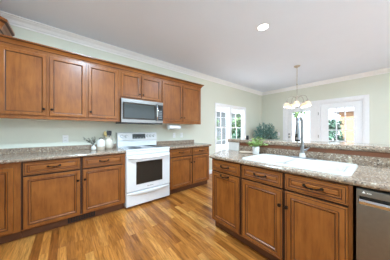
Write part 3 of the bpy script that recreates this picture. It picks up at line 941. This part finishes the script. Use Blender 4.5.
def leaf_quad(mb, p, d, up, L, wd, m=0, curl=0.15):
    d = d.normalized(); s = d.cross(up)
    if s.length < 1e-3: s = d.orthogonal()
    s.normalize(); n = s.cross(d)
    pts = [p, p + d * L * 0.3 + s * wd * 0.5 + n * L * 0.03, p + d * L * 0.7 + s * wd * 0.42, p + d * L - n * L * curl,
           p + d * L * 0.7 - s * wd * 0.42, p + d * L * 0.3 - s * wd * 0.5 + n * L * 0.03]
    mb.add(pts, [(0, 1, 2, 3), (0, 3, 4, 5)], m)

def rnd_dir(zmin=-1, zmax=1):
    z = random.uniform(zmin, zmax); a = random.uniform(0, 2 * PI); r_ = math.sqrt(max(0, 1 - z * z))
    return Vector((r_ * math.cos(a), r_ * math.sin(a), z))

st = MB(); lf = MB()
for i in range(30):
    base = Vector((1.915, 1.085, ZK + 0.088))
    d = rnd_dir(0.15, 1.0)
    L = random.uniform(0.07, 0.16)
    tip = base + Vector((d.x * L, d.y * L * 1.15, d.z * L * 0.95 + 0.012))
    if tip.x > 2.0: tip.x = 2.0
    midp = (base + tip) / 2 + Vector((0, 0, 0.02))
    st.tube([base, midp, tip], 0.0013, 5)
    for k in range(7):
        t = random.uniform(0.35, 1)
        p = midp.lerp(tip, t) if random.random() < 0.7 else base.lerp(midp, t)
        leaf_quad(lf, p, rnd_dir(-0.4, 0.8), Vector((0, 0, 1)), random.uniform(0.026, 0.048), random.uniform(0.014, 0.022))
for v in lf.v:
    if v.x > 2.02: v.x = 2.02
st.build('stem', M['leaf'], pl)
lf.build('foliage', M['leaf'], pl, recalc=False)
sp = thing('smart_speaker', 'small black cylinder standing on the bar top beside the plant', 'speaker', (2.10, 1.325, 1.0885))
MB().lathe([(0.016, 0), (0.019, 0.003), (0.019, 0.058), (0.016, 0.062), (0.002, 0.062)], 2.10, 1.325, 1.0885, 18).build('body', M['black'], sp, smooth=True)

# ------------------------------------------------------------------ decor on the left counter
cx, cy = 0.555, 3.02
ck = thing('utensil_crock', 'cream two-handled stoneware jug holding cooking utensils by the range', 'jug', (cx, cy, ZK))
MB().lathe([(0.042, 0), (0.055, 0.01), (0.071, 0.055), (0.074, 0.095), (0.064, 0.13), (0.046, 0.152), (0.044, 0.175), (0.056, 0.198), (0.051, 0.198), (0.039, 0.175), (0.040, 0.152), (0.055, 0.12), (0.055, 0.02), (0.002, 0.015)], cx, cy, ZK, 28).build('jug_body', M['cream'], ck, smooth=True)
for s_ in (-1, 1):
    MB().tube([(cx + s_ * 0.047, cy, ZK + 0.180), (cx + s_ * 0.074, cy, ZK + 0.175), (cx + s_ * 0.082, cy, ZK + 0.150), (cx + s_ * 0.068, cy, ZK + 0.125)], 0.007, 8).build('handle', M['cream'], ck, smooth=True)
spa = thing('spatula', 'black flat-headed spatula standing in the cream jug', 'spatula', (cx + 0.01, cy, ZK + 0.03))
MB().tube([(cx + 0.015, cy + 0.01, ZK + 0.03), (cx + 0.005, cy - 0.005, ZK + 0.235)], 0.005, 8).build('handle', M['black'], spa, smooth=True)
h_ = MB()
h_.add([(cx + a, cy - 0.006 + b, ZK + 0.045 + c) for b in (0, 0.008) for a, c in ((-0.028, 0.18), (0.038, 0.178), (0.046, 0.245), (0.04, 0.262), (-0.028, 0.266), (-0.034, 0.24))],
       [(0, 1, 2, 3, 4, 5), (11, 10, 9, 8, 7, 6)] + [(i, (i + 1) % 6, 6 + (i + 1) % 6, 6 + i) for i in range(6)])
h_.build('blade', M['black'], spa, bevel=0.003)
spn = thing('wooden_spoon', 'pale wooden spoon standing in the cream jug beside the black spatula', 'spoon', (cx - 0.02, cy, ZK + 0.03))
MB().tube([(cx - 0.01, cy, ZK + 0.03), (cx - 0.035, cy + 0.012, ZK + 0.215)], 0.005, 8).build('handle', M['spoon'], spn, smooth=True)
MB(Matrix.Translation((cx - 0.048, cy + 0.016, ZK + 0.254)) @ Matrix.Rotation(-0.2, 4, 'Y') @ Matrix.Diagonal((0.8, 0.35, 1.3, 1))).lathe(
    [(0.002, -0.036), (0.016, -0.032), (0.028, -0.015), (0.030, 0.005), (0.024, 0.024), (0.012, 0.034), (0.002, 0.037)], 0, 0, 0, 18).build('bowl', M['spoon'], spn, smooth=True)
lx, ly = 0.430, 2.955
cn = thing('canister', 'white and sand two-tone stoneware canister between jug and small vase', 'canister', (lx, ly, ZK))
MB().lathe([(0.050, 0), (0.056, 0.004), (0.056, 0.060), (0.056, 0.0602), (0.058, 0.125), (0.050, 0.148), (0.028, 0.162), (0.025, 0.172), (0.002, 0.172)], lx, ly, ZK, 28,
           m=0).build('canister_body', [M['matte']], cn, smooth=True)
MB().lathe([(0.0562, 0.002), (0.0568, 0.004), (0.0568, 0.052), (0.0562, 0.054)], lx, ly, ZK, 28).build('glaze_band', M['sand'], cn, smooth=True)
MB().tube([(lx - 0.022, ly, ZK + 0.168), (lx - 0.02, ly, ZK + 0.184), (lx, ly, ZK + 0.192), (lx + 0.02, ly, ZK + 0.184), (lx + 0.022, ly, ZK + 0.168)], 0.004, 8).build('handle', M['black'], cn, smooth=True)
vx, vy = 0.330, 2.955
va = thing('bud_vase', 'small round white bud vase with a narrow neck on the left counter', 'vase', (vx, vy, ZK))
MB().lathe([(0.020, 0), (0.030, 0.006), (0.036, 0.028), (0.030, 0.05), (0.013, 0.066), (0.011, 0.078), (0.014, 0.084), (0.010, 0.084), (0.008, 0.07), (0.002, 0.05)], vx, vy, ZK, 24).build('vase_body', M['matte'], va, smooth=True)
tw = thing('dried_sprigs', 'thin dark dried sprigs fanning out of the small white vase', 'dried stems', (vx, vy, ZK + 0.055))
s1 = MB(); l1 = MB()
for i in range(24):
    a = random.uniform(0, 2 * PI)
    out = random.uniform(0.03, 0.15)
    hgt = random.uniform(0.05, 0.15)
    dx = min(0.02, math.cos(a) * out * 1.1 - 0.035)
    dy = math.sin(a) * out * 0.5 - 0.01
    b0 = Vector((vx, vy, ZK + 0.055)); b1 = Vector((vx + dx * 0.2, vy + dy * 0.2, ZK + 0.10)); b2 = Vector((vx + dx, vy + dy, ZK + 0.06 + hgt))
    s1.tube([b0, b1, b1.lerp(b2, 0.5) + Vector((0, 0, 0.012)), b2], 0.0012, 5)
    for k in range(14):
        p = b1.lerp(b2, random.uniform(0.2, 1)) + Vector((0, 0, 0.008))
        dd_ = rnd_dir(-0.3, 0.9); dd_.x = min(dd_.x, 0.2)
        leaf_quad(l1, p, dd_, Vector((0, 0, 1)), random.uniform(0.012, 0.022), 0.004)
s1.build('stem', M['twig'], tw)
l1.build('foliage', M['twig'], tw, recalc=False)

# ------------------------------------------------------------------ wall fittings
def outlet(name, label, cat, loc, u, n, wdt=0.072, switch=False):
    r_ = thing(name, label, cat, loc, 'outlet plates' if not switch else None)
    Tm = frame(loc, u, n)
    MB(Tm).rings(-wdt / 2, wdt / 2, -0.058, 0.058, 0.0006, [(0, 0, 0), (0, 0.003, 0), (0.003, 0.005, 0)]).build('plate', M['plate'], r_)
    if switch:
        MB(Tm).box(-0.012, 0.012, 0.0057, 0.010, -0.03, 0.03).build('rocker', M['white'], r_)
    else:
        for z in (-0.022, 0.022):
            so_ = MB(Tm).lathe([(0.016, 0), (0.016, 0.002)], 0, 0.0057, z, 16, ax='Y').build('socket', M['plate'], r_)
            MB(Tm).box(-0.008, -0.0055, 0.0079, 0.0084, z - 0.006, z + 0.006).box(0.0055, 0.008, 0.0079, 0.0084, z - 0.006, z + 0.006).build('slot', M['black'], so_)
    return r_
outlet('wall_outlet', 'white outlet plate on the wall above the left counter', 'outlet', (-0.016, YW, 1.095), (1, 0, 0), (0, -1, 0))
outlet('wall_outlet', 'white outlet plate under the paper towel roll', 'outlet', (1.944, YW, 1.115), (1, 0, 0), (0, -1, 0))
outlet('wall_outlet', 'white outlet plate near the end of the right counter, right of the paper towels', 'outlet', (2.156, YW, 1.115), (1, 0, 0), (0, -1, 0))
outlet('light_switch', 'white light switch plate on the back wall beside the patio doors', 'switch', (XB, 2.50, 1.10), (0, -1, 0), (-1, 0, 0), switch=True)

ph = thing('paper_towel_holder', 'white bracket under the wall cabinet carrying the paper towel roll', 'holder', (1.815, 2.95, 1.384))
for x in (1.655, 1.975):
    MB().box(x - 0.005, x + 0.005, 2.93, 2.97, 1.275, 1.384).build('bracket', M['plate'], ph, bevel=0.002)
for a_, b_x in ((1.6602, 1.6747), (1.9553, 1.9698)):
    MB().tube([(a_, 2.95, 1.302), (b_x, 2.95, 1.302)], 0.008, 10).build('peg', M['plate'], ph)
MB().box(1.650, 1.980, 2.93, 2.97, 1.3795, 1.3848).build('mount', M['plate'], ph)
tag(MB().lathe([(0.010, 0), (0.048, 0), (0.048, 0.28), (0.010, 0.28), (0.010, 0)], 1.675, 2.95, 1.302, 28, ax='X').build('paper_towel_roll', M['paper'], smooth=True, at=(1.815, 2.95, 1.302)),
    'white paper towel roll hanging under the right wall cabinet', 'paper towels')

# ------------------------------------------------------------------ lights
def can(x, y, label, power=1.0):
    r_ = thing('recessed_light', label, 'ceiling light', (x, y, ZC - 0.001), 'recessed ceiling lights')
    MB().lathe([(0.084, 0), (0.082, -0.006), (0.070, -0.008), (0.068, -0.003), (0.068, 0)], x, y, ZC - 0.001, 32).build('trim_ring', M['trim'], r_, smooth=True)
    MB().lathe([(0.066, -0.0005), (0.060, -0.005), (0.002, -0.007)], x, y, ZC - 0.001, 32).build('lens', M['lens'], r_, smooth=True)
    ld = bpy.data.lights.new('can_lamp', 'AREA')
    ld.shape = 'DISK'; ld.size = 0.14; ld.energy = CAN_W * power; ld.color = CAN_COL
    lo = bpy.data.objects.new('can_lamp', ld); C.objects.link(lo)
    lo.parent = r_; lo.location = (0, 0, -0.012)
can(*CANS[0], 'round lit recessed light in the ceiling above the peninsula', 0.42)
hid = ['round recessed light in the ceiling over the left counter', 'round recessed light in the ceiling behind the camera',
       'round recessed light in the ceiling right of the peninsula', 'round recessed light in the ceiling near the far right']
for (x, y), l, pw_ in zip(CANS[1:], hid, (1, 1, 1.15, 0.35)): can(x, y, l, pw_)  # unseen cans added to brighten the room

hx, hy = 4.137, 1.316
ch = thing('chandelier', 'nickel chandelier with lit alabaster glass shades hanging before the patio doors', 'chandelier', (hx, hy, ZC))
MB().lathe([(0.065, -0.001), (0.065, -0.012), (0.045, -0.028), (0.012, -0.035), (0.010, -0.045)], hx, hy, ZC, 24).build('canopy', M['nickel'], ch, smooth=True)
MB().tube([(hx, hy, ZC - 0.045), (hx, hy, 2.03)], 0.005, 8).lathe([(0.006, -0.012), (0.014, -0.006), (0.014, 0.006), (0.006, 0.012)], hx, hy, 2.30, 12).build('rod', M['nickel'], ch, smooth=True)
MB().lathe([(0.008, 0.27), (0.022, 0.265), (0.024, 0.25), (0.016, 0.24), (0.022, 0.21), (0.026, 0.12), (0.018, 0.05), (0.030, 0.03), (0.022, 0.01), (0.006, -0.01)], hx, hy, 1.765, 16).build('column', M['nickel'], ch, smooth=True)
for k in range(5):
    a = 2 * PI * k / 5 - 0.375
    ca, sa = math.cos(a), math.sin(a)
    P = lambda r_, z: (hx + ca * r_, hy + sa * r_, z)
    am = MB().tube([P(0.02, 1.97), P(0.06, 2.02), P(0.12, 2.03), P(0.18, 2.00), P(0.205, 1.94), P(0.21, 1.915)], 0.006, 8)
    ao = am.build('arm', M['nickel'], ch, smooth=True)
    MB().lathe([(0.012, 0.016), (0.026, 0.008), (0.030, -0.018), (0.022, -0.02)], *P(0.21, 1.90)[:2], 1.90, 16).build('socket_cup', M['nickel'], ao, smooth=True)
    sh = MB().lathe([(0.026, -0.018), (0.045, -0.035), (0.056, -0.065), (0.066, -0.105), (0.074, -0.118), (0.071, -0.118), (0.062, -0.104), (0.052, -0.065), (0.042, -0.038), (0.024, -0.021)], *P(0.21, 0)[:2], 1.90, 24)
    sh.build('glass_shade', M['shade'], ch, smooth=True)
    ld = bpy.data.lights.new('bulb_lamp', 'POINT'); ld.energy = CHAND_W; ld.color = (0.75, 0.92, 1.05); ld.shadow_soft_size = 0.03
    lo = bpy.data.objects.new('bulb_lamp', ld); C.objects.link(lo); lo.parent = ch; lo.location = Vector(P(0.21, 1.80)) - Vector((hx, hy, ZC))

# ------------------------------------------------------------------ eucalyptus in the dining corner
ex, ey = 5.36, 2.68
eu = thing('eucalyptus_plant', 'bushy blue-green eucalyptus in a tall planter in the far corner', 'plant', (ex, ey, 0.0005))
MB().lathe([(0.13, 0), (0.15, 0.01), (0.19, 0.60), (0.19, 0.62), (0.175, 0.62), (0.17, 0.56), (0.002, 0.56)], ex, ey, 0.0005, 28).build('planter', M['basket'], eu, smooth=True)
MB().lathe([(0.169, 0.5605), (0.16, 0.575), (0.002, 0.58)], ex, ey, 0.0005, 20).build('soil', M['soil'], eu)
s1 = MB(); l1 = MB()
for i in range(70):
    b0 = Vector((ex + random.uniform(-.05, .05), ey + random.uniform(-.05, .05), 0.575))
    a = 2.39996 * i
    f_ = (i + 0.5) / 70                                # 0 = upright centre, 1 = drooping rim
    el = (1 - f_ ** 0.6) * 1.2
    rr = 0.47 * math.cos(el * 1.15) * random.uniform(0.8, 1.05)
    tip = Vector((ex + math.cos(a) * rr, ey + math.sin(a) * rr * 0.9, 0.93 + 0.60 * math.sin(el * 1.3) * random.uniform(0.8, 1.05)))
    m1 = b0.lerp(tip, 0.5) + Vector((0, 0, 0.10))
    s1.tube([b0, m1, tip], [0.005, 0.004, 0.002], 5)
    for k in range(24):
        t = random.uniform(0.1, 1.0)
        p = m1.lerp(tip, t) + rnd_dir() * 0.015
        leaf_quad(l1, p, rnd_dir(-0.5, 0.9), Vector((0, 0, 1)), random.uniform(0.045, 0.075), random.uniform(0.035, 0.05))
s1.build('stem', M['twig'], eu)
l1.build('foliage', M['euc'], eu, recalc=False)

# ------------------------------------------------------------------ outdoors
GZ = -0.35
struct(MB().box(-8, 40, YW + T + 0.01, 40, GZ - 0.1, GZ).box(XB + T + 0.01, 40, -25, YW + T + 0.009, GZ - 0.1, GZ).box(-8, XB + T + 0.009, -25, YR - T - 0.01, GZ - 0.1, GZ).build('ground', M['lawn']))
def tree(name, label, x, y, h, r_, mat, n=1500, trunk=True, zlow=0.25, group='trees outside'):
    t = thing(name, label, 'tree', (x, y, GZ), group)
    MB().tube([(x, y, GZ), (x + 0.05, y, GZ + h * 0.4), (x, y + 0.05, GZ + h * 0.75)], [0.11, 0.08, 0.04], 8).build('trunk', M['bark'], t, smooth=True)
    l = MB()
    cl = [Vector((x, y, GZ + h * zlow)) + Vector((d.x * r_ * q, d.y * r_ * q, (h * (1 - zlow)) * (0.5 + 0.5 * d.z * 0.9))) for d, q in ((rnd_dir(), random.uniform(0.3, 0.85)) for _ in range(26))]
    for i in range(n):
        c = random.choice(cl)
        p = c + rnd_dir() * r_ * 0.38 * random.uniform(0.3, 1)
        leaf_quad(l, p, rnd_dir(), Vector((0, 0, 1)), random.uniform(0.16, 0.28), random.uniform(0.10, 0.16))
    l.build('foliage', mat, t, recalc=False)
    return t
tree('garden_tree', 'grey-green shrub low outside the left window', 5.9, 7.4, 2.1, 0.95, M['tree2'], zlow=0.05)
tree('garden_tree', 'leafy green tree outside the left window, nearer the corner', 8.6, 9.0, 3.2, 1.1, M['tree'], zlow=0.08)
tree('garden_tree', 'blue-green bushy tree filling the lower left window panes', 4.0, 5.6, 1.7, 0.75, M['tree2'], zlow=0.05)
tree('garden_tree', 'dark green tree outside seen through the right patio door', 12.2, 2.12, 2.4, 0.6, M['tree2'], zlow=0.05)
tree('garden_tree', 'green tree crown high outside seen through the left patio door', 13.5, 4.3, 4.6, 1.7, M['tree'], zlow=0.62)

tree('garden_tree', 'mid green tree outside the right-hand sashes of the left window', 10.0, 6.9, 2.6, 1.25, M['tree'], zlow=0.05)
tree('garden_tree', 'dark green shrub low outside the right-hand sashes of the left window', 7.6, 5.2, 1.5, 0.7, M['tree2'], zlow=0.03)
hs = thing('neighbor_house', 'tan brick neighboring house seen through the right patio door', 'house', (15, -0.6, GZ))
MB().box(13.5, 18, -3.0, 1.9, GZ, 2.4).build('wall', M['brick'], hs)
rf = MB(); rf.add([(13.2, -3.3, 2.4), (18.3, -3.3, 2.4), (18.3, 2.2, 2.4), (13.2, 2.2, 2.4), (15.7, -3.3, 3.6), (15.7, 2.2, 3.6)],
                  [(0, 1, 2, 3), (0, 3, 5, 4), (1, 4, 5, 2), (0, 4, 1), (3, 2, 5)])
rf.build('roof', M['roof'], hs)
MB().box(13.46, 13.499, 0.2, 1.1, 0.5, 1.7).build('window', M['trim'], hs)
hs = thing('neighbor_house', 'blue-grey sided house far outside the left window', 'house', (10.5, 13.5, GZ))
MB().box(7.0, 21.5, 12.0, 16, GZ, 3.3).build('wall', M['siding'], hs)
rf = MB(); rf.add([(6.7, 11.7, 3.3), (21.8, 11.7, 3.3), (21.8, 16.3, 3.3), (6.7, 16.3, 3.3), (6.7, 14, 4.6), (21.8, 14, 4.6)],
                  [(0, 1, 2, 3), (0, 1, 5, 4), (3, 2, 5, 4), (0, 4, 3), (1, 2, 5)])
rf.build('roof', M['roof'], hs)
